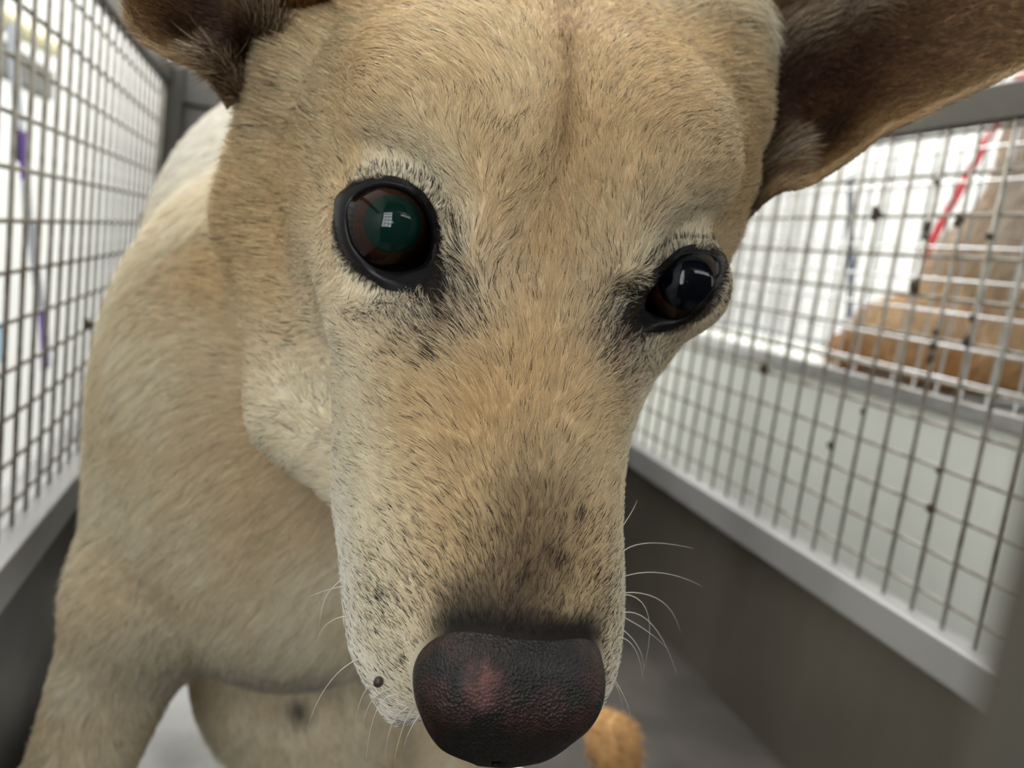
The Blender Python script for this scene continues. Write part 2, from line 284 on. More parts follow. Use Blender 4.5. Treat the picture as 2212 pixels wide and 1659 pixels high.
def axis(lo, flo, fhi, hi, step, grow=1.07, big=6.):
    a = list(np.arange(flo, fhi + step, step)); x, st = a[-1], step
    while x < hi: st = min(big, st * grow); x += st; a.append(x)
    x, st = a[0], step; b = []
    while x > lo: st = min(big, st * grow); x -= st; b.append(x)
    return np.array(b[::-1] + a, np.float32)
def nets(fn, ax):
    X, Y, Z = ax; sh = (len(X), len(Y), len(Z)); D = np.empty(sh, np.float32)
    for i0 in range(0, sh[0], 12):
        i1 = min(sh[0], i0 + 12); G = np.stack(np.meshgrid(X[i0:i1], Y, Z, indexing='ij'), -1).astype(np.float32); D[i0:i1] = fn(G)
    I = D < 0; n0, n1, n2 = sh
    acc = np.zeros((n0 - 1, n1 - 1, n2 - 1, 3), np.float32); cnt = np.zeros((n0 - 1, n1 - 1, n2 - 1), np.int16)
    quads = []
    cr = []
    for k in range(3):
        sl0 = [slice(None)] * 3; sl1 = [slice(None)] * 3; sl0[k] = slice(0, -1); sl1[k] = slice(1, None)
        a, b = D[tuple(sl0)], D[tuple(sl1)]; c = np.argwhere((a < 0) != (b < 0)); va, vb = a[tuple(c.T)], b[tuple(c.T)]
        t = va / (va - vb); p = c.astype(np.float32); p[:, k] += t; o1, o2 = [j for j in range(3) if j != k]
        keep = np.ones(len(c), bool)
        for e1 in (0, 1):
            for e2 in (0, 1):
                q = c.copy(); q[:, o1] -= e1; q[:, o2] -= e2
                ok = (q[:, o1] >= 0) & (q[:, o2] >= 0) & (q[:, o1] < sh[o1] - 1) & (q[:, o2] < sh[o2] - 1); keep &= ok
                for j in range(3): np.add.at(acc[..., j], tuple(q[ok].T), p[ok, j])
                np.add.at(cnt, tuple(q[ok].T), 1)
        cr.append((k, o1, o2, c[keep], va[keep] < 0))
    idx = np.full(cnt.shape, -1, np.int64); m = cnt > 0; idx[m] = np.arange(m.sum())
    V = acc[m] / cnt[m][:, None]
    for k, o1, o2, c, ins in cr:
        def at(e1, e2):
            q = c.copy(); q[:, o1] -= e1; q[:, o2] -= e2; return idx[tuple(q.T)]
        Q = np.stack([at(1, 1), at(0, 1), at(0, 0), at(1, 0)], 1); flip = ins if k != 1 else ~ins
        Q[~flip] = Q[~flip][:, ::-1]; quads.append(Q)
    out = np.stack([np.interp(V[:, j], np.arange(len(ax[j])), ax[j]) for j in range(3)], 1)
    return out, np.concatenate(quads)
def grad(fn, V, e=.4):
    g = np.zeros_like(V)
    for j in range(3):
        d = np.zeros(3); d[j] = e; g[:, j] = fn(V + d) - fn(V - d)
    return g / (2 * e)
def project(fn, V, it=2, e=.4):
    for _ in range(it):
        g = grad(fn, V, e); d = fn(V); V = V - np.clip(d / np.maximum((g * g).sum(1), .2), -2, 2)[:, None] * g
    return V
# ---- nose leather : its own finer sculpt
def sd_nose(P):
    f, s, u = P[..., 0], P[..., 1], P[..., 2]
    wid = 17.6 - 6.5 * np.clip((-30 - u) / 16, 0, 1) ** 1.4
    g = (np.abs((s + .2) / wid) ** 3.2 + np.abs((f - 85 + .12 * (u + 27)) / 14.5) ** 2.5 + np.abs((u + 31.5) / 16.5) ** 2.7 + 1e-9) ** (1 / 2.8); d = (g - 1) * 13.5
    A = P.copy(); A[..., 1] = np.abs(A[..., 1] + .2)
    d = smin(d, ell(A, (88, 10, -25), (9, 7.5, 7)), 4)                       # wings over the nostrils
    d = smax(d, -cap(A, (99, 7.5, -41), (90, 9, -37), 3.2, 2.4), 1.6)         # nostrils and their side slits
    d = smax(d, -cap(A, (95, 11, -40), (85, 18.2, -33), 1.5, 1.2), 1.2)
    d = smax(d, -cap(A, (100, 0, -36), (93, 0, -50), .8, 1.2), 1.2)           # philtrum
    return d
CAMH = w2h(np.array([0, 0, 345.]))
for E_ in EYES.values():      # bring the outer lid line onto the sculpted skin
    dr = E_['out'] - CAMH; L0 = np.linalg.norm(dr, axis=1)[:, None]; dr /= L0; t_ = L0 - 40
    for _ in range(90): t_ = t_ + np.clip(.7 * sd_dog(CAMH + dr * t_).astype(float)[:, None], -1, 3)
    E_['out'] = CAMH + dr * np.minimum(t_, L0 + 6); E_['out2'] = (E_['out'] - E_['c']) @ E_['e'].T
import time; t0 = time.time()
ax = (axis(-700, -90, 100, 104, 1.7), axis(-190, -62, 62, 190, 1.7), axis(-380, -82, 34, 60, 1.7))
V, Q = nets(sd_dog, ax); V = project(sd_dog, V.astype(np.float64))
print('mesh', len(V), len(Q), time.time() - t0)
# ---- coat colour (pigment, and top light whitened into the back), linear rgb, in the head frame
def sst(x, a, b): t = np.clip((x - a) / (b - a), 0, 1); return t * t * (3 - 2 * t)
def noise(P, sc, seed=0):
    r = np.random.default_rng(seed); o = 0
    for _ in range(6): k = r.normal(size=3); k *= r.uniform(.6, 1.6) / np.linalg.norm(k); o = o + np.sin(P @ k / sc * 3 + r.uniform(0, 6.28))
    return o / 3
TAN, CREAM, DEEP, DARK, WHITE = [np.array(c) for c in ((.61, .45, .25), (.78, .69, .51), (.50, .33, .15), (.035, .024, .016), (.80, .75, .65))]
SPOTS = [(-6,-18,2,9,.42),(3,-18,0,9,.5),(14,-17,-1,8,.5),(22,-16,1,6,.45),(13,-34,-11,7,.35),(18,-28,-7,7,.4),(-6,25,3,8,.4),(3,22,0,8,.45),(14,17,3,8,.45),(10,27,-8,7,.4),(6,34,-13,6,.35),(63,9,-7,2.0,.75),(70.6,3.4,-7.4,2.2,.8),(72.4,5.2,-8.1,1.8,.7),(75.8,-1.7,-8.6,2.3,.8),(29.9,-22.1,-3.8,2.2,.7),(74,-26,-25,2.4,.6),(81.8,-14.4,-14,2.2,.6),(86.6,-21,-25.5,2,.5),(82,9.6,-12.2,2.4,.7),(69,-11.4,-8.7,1.6,.4),(46.3,4.7,-2,1.2,.6),(58.8,14.1,-9.9,1.6,.4)]   # f, s, u, radius, darkness : filled below
def coat(P):
    f, s, u = P.T; W = h2w(P); n1 = noise(P, 22, 1); n2 = noise(P, 7, 2); a = np.abs(s)
    c = np.repeat(TAN[None], len(P), 0)
    def mix(c, col, w): w = np.clip(w, 0, 1)[:, None]; return c * (1 - w) + np.array(col) * w
    head = sst(f, -110, -80) * sst(u, -128, -98)
    c = mix(c, CREAM, (.55 - .3 * head) * sst(n1, -.6, .9))
    c = mix(c, CREAM, head * .9 * sst(-u + .25 * a, 12, 34) * sst(f, -30, 5))                                   # cheeks and muzzle sides
    c = mix(c, CREAM, head * .7 * np.exp(-(((a - 27) / 13) ** 2 + ((f + 12) / 12) ** 2 + ((u - 10) / 12) ** 2)))  # above the eyes
    c = mix(c, WHITE, head * .85 * sst(-u + .3 * a, 34, 56) * sst(f, 20, 60))                                   # flews
    c = mix(c, DEEP, head * .5 * np.exp(-(s / 6) ** 2) * sst(f, -120, -20) * (f < 10))                 # line down the forehead
    c = mix(c, (.30, .185, .085), head * .55 * np.exp(-((s - .5) / 2.2) ** 2) * sst(f, -120, -30) * (f < -12))
    c = mix(c, DEEP, head * .55 * np.exp(-((s + 2) / 11) ** 2) * sst(f, -8, 8) * (1 - sst(f, 35, 60)))
    c = mix(c, DEEP, head * .75 * np.exp(-((s + 12 + .12 * (f - 40)) / 9) ** 2 - ((f - 42) / 20) ** 2))         # tan patch beside the bridge
    c = mix(c, (.16, .105, .055), head * .9 * np.exp(-((s + 1) / (11 + 2 * n2)) ** 2) * sst(f, 38, 68) * sst(u, -34, -12))
    c = mix(c, (.085, .06, .04), head * .9 * sst(f + 3 * n2, 71, 84) * sst(u, -46, -22) * (1 - sst(a, 12, 20)))
    dark = .006 + (.03 + .06 * sst(n2, .1, 1)) * head
    for sg in (-1, 1):
        E_ = EYES[sg]; can = E_['out'][10 if sg < 0 else 10]; d = np.linalg.norm(P - can, axis=1); rim = eye_poly(P, E_, 'out2'); up_ = (P - E_['c'])[:, 2]
        dark = np.maximum(dark, .62 * np.exp(-(d / 13) ** 2)); dark = np.maximum(dark, .85 * np.exp(-(rim / 1.5) ** 2)); dark = np.maximum(dark, .75 * np.exp(-((rim - 3.0) / .8) ** 2) * (up_ > 4)); c = mix(c, CREAM, .7 * np.exp(-(np.clip(rim, 0, 99) / 9) ** 2))
        c = mix(c, (.56, .49, .38), .7 * np.exp(-(d / 15) ** 2))
        A_, B_ = (((12, -21.5, -3), (23, -20.5, -3)) if sg < 0 else ((12, 21, -4), (24, 17, -5))); tr = cap(P, A_, B_, 0, 0); tc_ = np.clip((f - 10) / 12, 0, 1); c = mix(c, (.20, .065, .022), .95 * np.exp(-(tr / 1.8) ** 2) * (1 - .4 * tc_)); c = mix(c, (.05, .03, .02), .6 * np.exp(-(tr / 1.5) ** 2) * (1 - tc_))
    dark = np.maximum(dark, .30 * head * sst(f, 48, 78) * sst(u, -50, -25)); dark = np.maximum(dark, .16 * head * sst(f, 55, 75) * sst(-u, 30, 50))
    for sp in SPOTS: dark = np.maximum(dark, sp[4] * np.exp(-(((P - np.array(sp[:3])) ** 2).sum(1) / sp[3] ** 2) ** 2))
    body = 1 - head; c = mix(c, CREAM, body * (.75 + .12 * n1))
    c = mix(c, WHITE, body * sst(W[:, 1], 320, 470) * sst(W[:, 2], 305, 385) * .95)  # glare of the overhead light on back and shoulders, painted white
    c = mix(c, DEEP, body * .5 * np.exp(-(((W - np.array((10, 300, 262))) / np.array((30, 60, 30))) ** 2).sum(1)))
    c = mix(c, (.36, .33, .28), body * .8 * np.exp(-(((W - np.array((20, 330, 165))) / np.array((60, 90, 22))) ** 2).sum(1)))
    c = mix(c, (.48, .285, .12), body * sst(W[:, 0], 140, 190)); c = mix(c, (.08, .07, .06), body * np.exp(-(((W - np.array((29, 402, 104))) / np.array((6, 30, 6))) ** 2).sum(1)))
    for sg in (-1, 1): c = mix(c, (.01, .009, .009), 1 - sst(eye_poly(P, EYES[sg], 'out2'), .2, 1.4))
    c = mix(c, (.022, .018, .015), head * (1 - sst(sd_nose(P), .8, 3.)) * sst(u, -30, -22) * (1 - sst(a, 13, 19)))
    return c, dark
def set_col(me, c, dom='POINT'):
    at = me.attributes.new('pigment', 'FLOAT_COLOR', dom); at.data.foreach_set('color', np.concatenate([c, np.ones((len(c), 1))], 1).astype(np.float32).ravel())
def pig_mat(name, rough, spec, coat_=0, bump=None, trans=0, gain=1.):
    m = mat(name, (1, 1, 1), rough); t = m.node_tree; b = t.nodes['Principled BSDF']; b.inputs['Specular IOR Level'].default_value = spec
    b.inputs['Coat Weight'].default_value = coat_; b.inputs['Coat Roughness'].default_value = .25
    at = t.nodes.new('ShaderNodeAttribute'); at.attribute_name = 'pigment'; t.links.new(at.outputs['Color'], b.inputs['Base Color'])
    if bump:
        no = t.nodes.new('ShaderNodeTexVoronoi'); no.inputs['Scale'].default_value = bump[0]; tc = t.nodes.new('ShaderNodeTexCoord'); t.links.new(tc.outputs['Object'], no.inputs['Vector'])
        bp = t.nodes.new('ShaderNodeBump'); bp.inputs['Strength'].default_value = bump[1]; bp.inputs['Distance'].default_value = .0006; t.links.new(no.outputs['Distance'], bp.inputs['Height']); t.links.new(bp.outputs[0], b.inputs['Normal'])
    if trans:
        tr = t.nodes.new('ShaderNodeBsdfTranslucent'); t.links.new(at.outputs['Color'], tr.inputs[0]); mx = t.nodes.new('ShaderNodeMixShader'); mx.inputs[0].default_value = trans
        t.links.new(b.outputs[0], mx.inputs[1]); t.links.new(tr.outputs[0], mx.inputs[2]); t.links.new(mx.outputs[0], t.nodes['Material Output'].inputs[0])
    return m
m_skin = pig_mat('coat_skin', .8, .15); m_fur = pig_mat('fur', .5, .25, trans=.22); m_lid = mat('lid_skin', (.006, .0055, .0055), .4, Specular_IOR_Level=.25)
m_nose = pig_mat('nose_leather', .46, .32, .06, (1700, .6))
dog = thing('dog', 'tan and cream dog with dark nose leaning its face close up', 'dog')
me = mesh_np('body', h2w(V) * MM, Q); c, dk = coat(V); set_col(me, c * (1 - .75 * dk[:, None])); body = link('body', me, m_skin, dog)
# nose
Vn, Qn = nets(sd_nose, tuple(np.arange(a, b, .6, dtype=np.float32) for a, b in ((66, 105), (-21, 20), (-51, -8)))); Vn = project(sd_nose, Vn.astype(float), 2, .2)
me = mesh_np('nose', h2w(Vn) * MM, Qn); nn = noise(Vn, 5, 9); n3 = noise(Vn, 2.2, 4)
c = np.repeat(np.array([[.012, .0095, .008]]), len(Vn), 0)
def mixc(c, col, w): w = np.clip(w, 0, 1)[:, None]; return c * (1 - w) + np.array(col) * w
c = mixc(c, (.04, .017, .015), .8 * np.exp(-((Vn[:, 2] + 19 + 1.5 * nn) / 4.5) ** 2) * sst(nn + n3 * .7, -.9, .5))
c = mixc(c, (.05, .016, .008), .8 * sst(np.abs(Vn[:, 1]), 10, 17) * sst(nn + .5 * n3, -.7, .6))
pk = np.sqrt(((Vn[:, 1] + 6.5 + n3) / 4.2) ** 2 + ((Vn[:, 0] - 93 + n3) / 5) ** 2 + ((Vn[:, 2] + 17.5) / 4) ** 2)
c = mixc(c, (.13, .055, .047), .9 * sst(-pk, -1.15, -.4))
c = mixc(c, (.05, .045, .042), .8 * sst(-Vn[:, 0], -87, -79) * sst(Vn[:, 2], -25, -17))
c *= .8 * np.exp(.25 * noise(Vn, 1.1, 77))[:, None]
set_col(me, c); link('nose', me, m_nose, dog)
# eyes and lids
def fan_sphere(r, th0, th1, nr, ns, E_, extra=None):
    P, F = [], []
    for i in range(nr + 1):
        th = th0 + (th1 - th0) * i / nr; rr = r + (extra(th) if extra else 0)
        for j in range(ns):
            ph = 2 * math.pi * j / ns; P.append(E_['c'] + rr * (math.cos(th) * E_['g'] + math.sin(th) * (math.cos(ph) * E_['e'][0] + math.sin(ph) * E_['e'][1])))
    for i in range(nr):
        for j in range(ns): F.append((i * ns + j, (i + 1) * ns + j, (i + 1) * ns + (j + 1) % ns, i * ns + (j + 1) % ns))
    return np.array(P), F
m_ball = mat('eye_white', (.014, .007, .0045), .35, Specular_IOR_Level=0); m_iris = mat('iris', (.055, .022, .010), .5, Specular_IOR_Level=0)
t = m_iris.node_tree; no = t.nodes.new('ShaderNodeTexNoise'); no.inputs['Scale'].default_value = 900; rp = t.nodes.new('ShaderNodeValToRGB'); rp.color_ramp.elements[0].color = (.012, .005, .003, 1); rp.color_ramp.elements[1].color = (.045, .018, .008, 1)
tc = t.nodes.new('ShaderNodeTexCoord'); t.links.new(tc.outputs['Object'], no.inputs['Vector']); t.links.new(no.outputs[0], rp.inputs[0]); t.links.new(rp.outputs[0], t.nodes['Principled BSDF'].inputs['Base Color'])
m_cornea = bpy.data.materials.new('cornea'); m_cornea.use_nodes = True; t = m_cornea.node_tree; t.nodes.clear()
o_ = t.nodes.new('ShaderNodeOutputMaterial'); mx = t.nodes.new('ShaderNodeMixShader'); tp = t.nodes.new('ShaderNodeBsdfTransparent'); gl = t.nodes.new('ShaderNodeBsdfGlossy'); gl.inputs['Roughness'].default_value = .015; fr = t.nodes.new('ShaderNodeFresnel'); fr.inputs[0].default_value = 1.376
t.links.new(fr.outputs[0], mx.inputs[0]); t.links.new(tp.outputs[0], mx.inputs[1]); t.links.new(gl.outputs[0], mx.inputs[2]); t.links.new(mx.outputs[0], o_.inputs[0])
LIDM = {}
for sg in (-1, 1):
    E_ = EYES[sg]; P, F = fan_sphere(11.9, 0.02, 3.1, 24, 48, E_); eye = link('eye', mesh_np('eye', h2w(P) * MM, F), m_ball, dog)
    P, F = fan_sphere(12.03, .52, .82, 6, 64, E_); link('iris', mesh_np('iris', h2w(P) * MM, F), m_iris, eye)
    P, F = fan_sphere(12.06, .005, .57, 8, 48, E_); link('pupil', mesh_np('pupil', h2w(P) * MM, F), mat('pupil', tuple(E_['pupil']), .6, Specular_IOR_Level=0), eye)
    P, F = fan_sphere(12.36, .003, 1.9, 30, 64, E_, lambda th: .9 * max(0, 1 - (th / .95) ** 2)); link('cornea', mesh_np('cornea', h2w(P) * MM, F), m_cornea, eye)
    def ring(key):
        p = E_[key]; q = E_[key + '2'] - E_['inn2'].mean(0); an = np.unwrap(np.arctan2(q[:, 1], q[:, 0])); 
        if an[-1] < an[0]: an, p = an[::-1], p[::-1]
        an = np.append(an, an[0] + 2 * math.pi); p = np.concatenate([p, p[:1]]); th = np.linspace(0, 2 * math.pi, 80, endpoint=False) + math.ceil(an[0] / (2 * math.pi)) * 0
        th = an[0] + ((th - an[0]) % (2 * math.pi)); return np.stack([np.interp(th, an, p[:, k]) for k in range(3)], 1)
    def sm(p, n=2):
        for _ in range(n): p = (np.roll(p, 1, 0) + 2 * p + np.roll(p, -1, 0)) / 4
        return p
    I_, O_ = sm(ring('inn')), sm(ring('out')); I_ = I_ * .93 + O_ * .07; cc = E_['c']; rad = lambda p, r: cc + (p - cc) / np.linalg.norm(p - cc, axis=1)[:, None] * r
    gO = grad(sd_dog, O_); gO /= np.linalg.norm(gO, axis=1)[:, None] + 1e-9
    rO = np.linalg.norm(O_ - cc, axis=1)[:, None]; out_dir = O_ - I_; out_dir /= np.linalg.norm(out_dir, axis=1)[:, None]
    rows = [rad(I_, 11.6), rad(I_, 12.45), rad(I_ * .94 + O_ * .06, 12.85), rad(I_ * .7 + O_ * .3, 1) * 0 + cc + (rad(I_ * .7 + O_ * .3, 1) - cc) * (rO * .45 + 12.95 * .55),
            cc + (rad(I_ * .35 + O_ * .65, 1) - cc) * (rO * .8 + 13.2 * .2 + .1), O_ + gO * .15, O_ + out_dir * 1.6 - gO * .7]
    for k in (2, 3, 4):       # keep the lid skin just above the coat
        dd = sd_dog(rows[k]); gg = grad(sd_dog, rows[k]); gg /= np.linalg.norm(gg, axis=1)[:, None] + 1e-9; rows[k] = rows[k] + np.clip(.25 - dd, 0, 4)[:, None] * gg * (.3 if k == 2 else 1)
    R_ = np.concatenate(rows); N_ = 80; F = [(i * N_ + j, i * N_ + (j + 1) % N_, (i + 1) * N_ + (j + 1) % N_, (i + 1) * N_ + j) for i in range(len(rows) - 1) for j in range(N_)]
    if sg > 0: F = [q[::-1] for q in F]
    link('eyelid', mesh_np('eyelid', h2w(R_) * MM, F), m_lid, dog)
# ---- ears
EAR = {'L': ([(-46.7,64.5,-14.5),(-45.8,66.8,-4.2),(-45.4,69.7,1.3),(-43.2,74.5,4.4),(-48.5,85.9,13.8),(-52.9,91.3,18.6),(-57.7,102.8,25),(-63.7,116.1,31.4),(-69.7,128.5,37.6),(-80.2,144.1,45.6),(-96.9,159.6,54.8)],
              [(-122.3,56.5,18.1),(-124.2,55.9,27.4),(-124.6,57.6,37.4),(-124.8,63,45.2),(-123.7,73.5,53.1),(-122.7,87.4,59.1),(-120.7,103.3,63.3),(-117.3,119.9,65.1),(-111.9,136.4,64),(-103.9,150.8,60.3),(-97.1,159.8,55.1)]),
       'R': ([[-68.7, -86.9, -23.1], [-61.1, -88.9, -8.7], [-58.2, -90.9, -5.0], [-56.5, -93.9, -3.1], [-56.3, -101.7, -0.9], [-58.1, -107.3, 3.4], [-61.6, -109.6, 8.5], [-65.7, -110.3, 15.8], [-71.4, -110.4, 24.5], [-79.6, -112.9, 33.5], [-88.5, -118.0, 42.5]],
              [[-74.5, -59.3, 13.8], [-62.6, -59.1, 26.3], [-66.1, -62.2, 35.2], [-70.7, -65.3, 41.1], [-76.3, -70.7, 46.0], [-80.2, -76.7, 49.3], [-84.3, -83.9, 51.3], [-86.7, -91.8, 51.7], [-88.6, -100.8, 50.1], [-88.8, -109.5, 47.2], [-88.7, -117.8, 42.7]])}
CAMH = w2h(np.array([0, 0, 345.]))
def resamp(p, n):
    p = np.array(p, float); x = np.linspace(0, len(p) - 1, n); q = np.stack([np.interp(x, np.arange(len(p)), p[:, k]) for k in range(3)], 1)
    for _ in range(3): q[1:-1] = (q[:-2] + 2 * q[1:-1] + q[2:]) / 4
    return q
def grid_faces(nr, nc, off=0): return [(off + i * nc + j, off + i * nc + j + 1, off + (i + 1) * nc + j + 1, off + (i + 1) * nc + j) for i in range(nr - 1) for j in range(nc - 1)]
def ear_grid(key, nt=44, nv=36):
    lo, up = resamp(EAR[key][0], nt), resamp(EAR[key][1], nt); t = np.linspace(0, 1, nt)[:, None, None]; v = np.linspace(0, 1, nv)[None, :, None]
    P = lo[:, None] * (1 - v) + up[:, None] * v; away = P - CAMH; away /= np.linalg.norm(away, axis=2)[..., None]
    wd = np.linalg.norm(up - lo, axis=1)[:, None, None]
    depth = wd * ((.42 if key == 'L' else .14) * (1 - t) ** 1.2 + .12) * np.sin(np.pi * v ** .85) ** .8
    fold = 5 * np.exp(-((t - .30) / .10) ** 2 - ((v - .16) / .10) ** 2) - 4.5 * np.exp(-((t - .20) / .06) ** 2 - ((v - .22) / .12) ** 2) - 3.5 * np.exp(-((v - .45 - .1 * t) / .07) ** 2) * (1 - t) ** .5 * np.sin(np.pi * np.clip(t * 1.4, 0, 1))
    return P + away * (depth + fold), away, np.broadcast_to(t, P.shape[:2] + (1,))[..., 0], np.broadcast_to(v, P.shape[:2] + (1,))[..., 0]
def ear_col(t, v, P, key):
    n = noise(P, 12, 5); c = np.repeat(np.array([[.13, .066, .027]]), len(P), 0)
    c = mixc(c, (.27, .165, .07), np.maximum(sst(.16 - v, 0, .14), sst(v, .75, 1)) * (t > .1))
    c = mixc(c, (.045, .019, .013), .95 * np.exp(-((v - .32 - .06 * n) / .12) ** 2) * sst(.85 - t, 0, .5))
    c = mixc(c, (.032, .016, .010), .9 * np.exp(-((t - .36) / .06) ** 2 - ((v - .15) / .07) ** 2))
    c = mixc(c, (.34, .17, .05), .85 * np.exp(-((v - .80) / .12) ** 2 - ((t - .1) / .25) ** 2))
    return mixc(c, (.26, .165, .08), .5 * sst(t, .45, .9))
m_ear = pig_mat('ear_coat', .8, .15)
EARD = {}
for key in 'LR':
    G, A, T_, V_ = ear_grid(key); nt, nv = T_.shape; front = G.reshape(-1, 3)
    thick = (2.2 + 5 * np.sin(np.pi * V_) * (1 - T_))[..., None] * np.minimum(1, 6 * np.minimum(V_, 1 - V_) + .25)[..., None]; back = (G + A * thick).reshape(-1, 3)
    F = grid_faces(nt, nv); n0 = len(front); Fb = [tuple(n0 + k for k in q[::-1]) for q in F]
    edge = [i * nv for i in range(nt)]; e2 = [i * nv + nv - 1 for i in range(nt)]; e3 = [(nt - 1) * nv + j for j in range(nv)]
    Fe = [(a, b, n0 + b, n0 + a)[::-1] for a, b in zip(edge, edge[1:])] + [(a, b, n0 + b, n0 + a) for a, b in zip(e2, e2[1:])] + [(a, b, n0 + b, n0 + a) for a, b in zip(e3, e3[1:])]
    PP = np.concatenate([front, back]); me = mesh_np('ear', h2w(PP) * MM, F + Fb + Fe); c = ear_col(T_.ravel(), V_.ravel(), front, key); set_col(me, np.concatenate([c, np.repeat(TAN[None], n0, 0)])); eo = link('ear', me, m_ear, dog)
    EARD[key] = (G, A, T_, V_, eo)
# ---- whiskers and the wart on the lip
m_wh = mat('whisker_white', (.75, .70, .60), .4)
WH = [[[61.3, -33.7, -46.3], [63.6, -37.6, -54.3], [68.6, -37.4, -66.3]], [[70.6, -31.5, -44.3], [70.5, -36.2, -50.5], [72.2, -38.1, -60.1]], [[80.6, -27.3, -40.3], [83.0, -33.4, -48.9], [88.6, -36.9, -62.2]], [[85.6, -24.4, -40.4], [86.1, -26.5, -46.5], [88.6, -27.1, -56.6]], [[88.9, -21.1, -36.9], [90.4, -23.7, -43.9], [95.8, -24.0, -56.5]], [[91.0, -18.6, -38.6], [92.4, -20.3, -45.4], [95.7, -20.1, -56.0]], [[91.9, -17.5, -37.4], [93.5, -18.2, -44.1], [96.0, -18.3, -54.2]], [[93.2, -16.1, -36.1], [94.7, -17.1, -42.8], [95.4, -16.8, -51.3]], [[87.7, -22.3, -37.8], [88.5, -25.0, -44.3], [90.6, -25.3, -54.1]], [[63.0, -33.4, -46.3], [62.0, -37.4, -51.6], [60.7, -41.5, -59.2]], [[56.0, 25.5, -30.2], [52.2, 32.4, -30.8], [50.1, 45.3, -34.4]], [[61.3, 25.5, -31.1], [58.6, 35.5, -32.1], [58.2, 47.4, -37.2]], [[62.5, 27.3, -35.9], [62.2, 37.6, -38.8], [65.4, 45.2, -47.9]], [[63.0, 27.1, -35.6], [65.0, 34.8, -40.9], [72.9, 37.6, -55.0]], [[67.9, 26.2, -34.5], [68.3, 34.6, -38.4], [74.3, 43.8, -49.5]], [[68.1, 26.7, -36.0], [69.0, 34.2, -40.5], [69.4, 41.1, -47.4]], [[71.4, 25.5, -34.4], [73.2, 31.5, -40.0], [74.9, 35.4, -48.5]], [[74.7, 23.8, -32.0], [74.9, 29.1, -36.3], [78.0, 34.2, -45.9]], [[80.6, 24.3, -38.2], [83.0, 29.1, -44.5], [84.9, 33.4, -53.1]], [[81.7, 23.1, -36.1], [82.3, 26.5, -41.2], [83.3, 30.1, -49.2]], [[54.2, 23.1, -23.1], [49.5, 26.1, -23.8], [43.9, 29.1, -26.4]]]
for a, b, c_ in WH:
    a, b, c_ = [np.array(q) for q in (a, b, c_)]; ctl = 2 * b - .5 * (a + c_); pts = []; fa = []
    for i in range(11):
        t = i / 10; p = (1 - t) ** 2 * a + 2 * t * (1 - t) * ctl + t * t * c_; d = 2 * (1 - t) * (ctl - a) + 2 * t * (c_ - ctl); d /= np.linalg.norm(d); x = np.cross(d, (1, 0, 0)); x /= np.linalg.norm(x); y = np.cross(d, x); r = .11 * (1 - t) ** .7 + .015
        if i == 0: p = p - d * 1.5
        for k in range(5): an = 2 * math.pi * k / 5; pts.append(p + r * (math.cos(an) * x + math.sin(an) * y))
        if i: fa += [((i - 1) * 5 + k, (i - 1) * 5 + (k + 1) % 5, i * 5 + (k + 1) % 5, i * 5 + k) for k in range(5)]
    link('whisker', mesh_np('whisker', h2w(np.array(pts)) * MM, fa), m_wh, dog)
bm = bmesh.new(); bmesh.ops.create_icosphere(bm, subdivisions=3, radius=1)
for v in bm.verts: q = np.array((86.4, -24.2, -37.6)) + np.array(v.co) * (1.0, .95, 1.25) * (1 + .08 * math.sin(v.co.x * 5 + v.co.z * 4)); v.co = Vector(h2w(q) * MM)
me = bpy.data.meshes.new('wart'); bm.to_mesh(me); bm.free(); me.polygons.foreach_set('use_smooth', [True] * len(me.polygons)); tag(link('wart', me, mat('wart_skin', (.06, .035, .03), .5), dog), 'small brown wart on the lip')
# ---- fur
def strands(name, R, N, D, L, rad, C, parent, m, droop=.55, npt=5):
    n = len(R); t = np.linspace(0, 1, npt)[None, :, None]; L = L[:, None, None]
    jit = rng.normal(size=(n, 1, 3)) * .05 * L
    lift = N[:, None] * L * droop * (t - .62 * t * t); P = R[:, None] + D[:, None] * L * (t * .93) + lift + jit * t * t - N[:, None] * .25
    hc = bpy.data.hair_curves.new(name); hc.add_curves([npt] * n)
    hc.attributes['position'].data.foreach_set('vector', (h2w(P.reshape(-1, 3)) * MM).astype(np.float32).ravel()) if 'position' in hc.attributes else hc.position_data.foreach_set('vector', (h2w(P.reshape(-1, 3)) * MM).astype(np.float32).ravel())
    ra = hc.attributes.get('radius') or hc.attributes.new('radius', 'FLOAT', 'POINT')
    rr = (np.asarray(rad)[:, None] * np.array([.9, 1, .85, .6, .15])[None]) * MM; ra.data.foreach_set('value', rr.astype(np.float32).ravel())
    set_col(hc, C, 'CURVE'); hc.materials.append(m); o = put(name, hc, parent); o['kind'] = 'stuff'; return o
def scatter(Vx, Fq, dens, n):
    tri = np.concatenate([Fq[:, [0, 1, 2]], Fq[:, [0, 2, 3]]]); a, b, c = Vx[tri[:, 0]], Vx[tri[:, 1]], Vx[tri[:, 2]]
    w_ = np.linalg.norm(np.cross(b - a, c - a), axis=1) * dens(((a + b + c) / 3)); k = rng.choice(len(tri), n, p=w_ / w_.sum()); r1, r2 = np.sqrt(rng.random(n)), rng.random(n)
    B = np.stack([1 - r1, r1 * (1 - r2), r1 * r2], 1); return tri[k], B
def tangent(D, N): D = D - (D * N).sum(1)[:, None] * N; return D / (np.linalg.norm(D, axis=1)[:, None] + 1e-9)
VN = grad(sd_dog, V); VN /= np.linalg.norm(VN, axis=1)[:, None] + 1e-9
def fdens(P):
    W = h2w(P); vis = CAMH - P; dist = np.linalg.norm(vis, axis=1)
    return np.clip(190 / dist, 0, 1.4) ** 2 * np.where(W[:, 1] > 640, .6, 1)
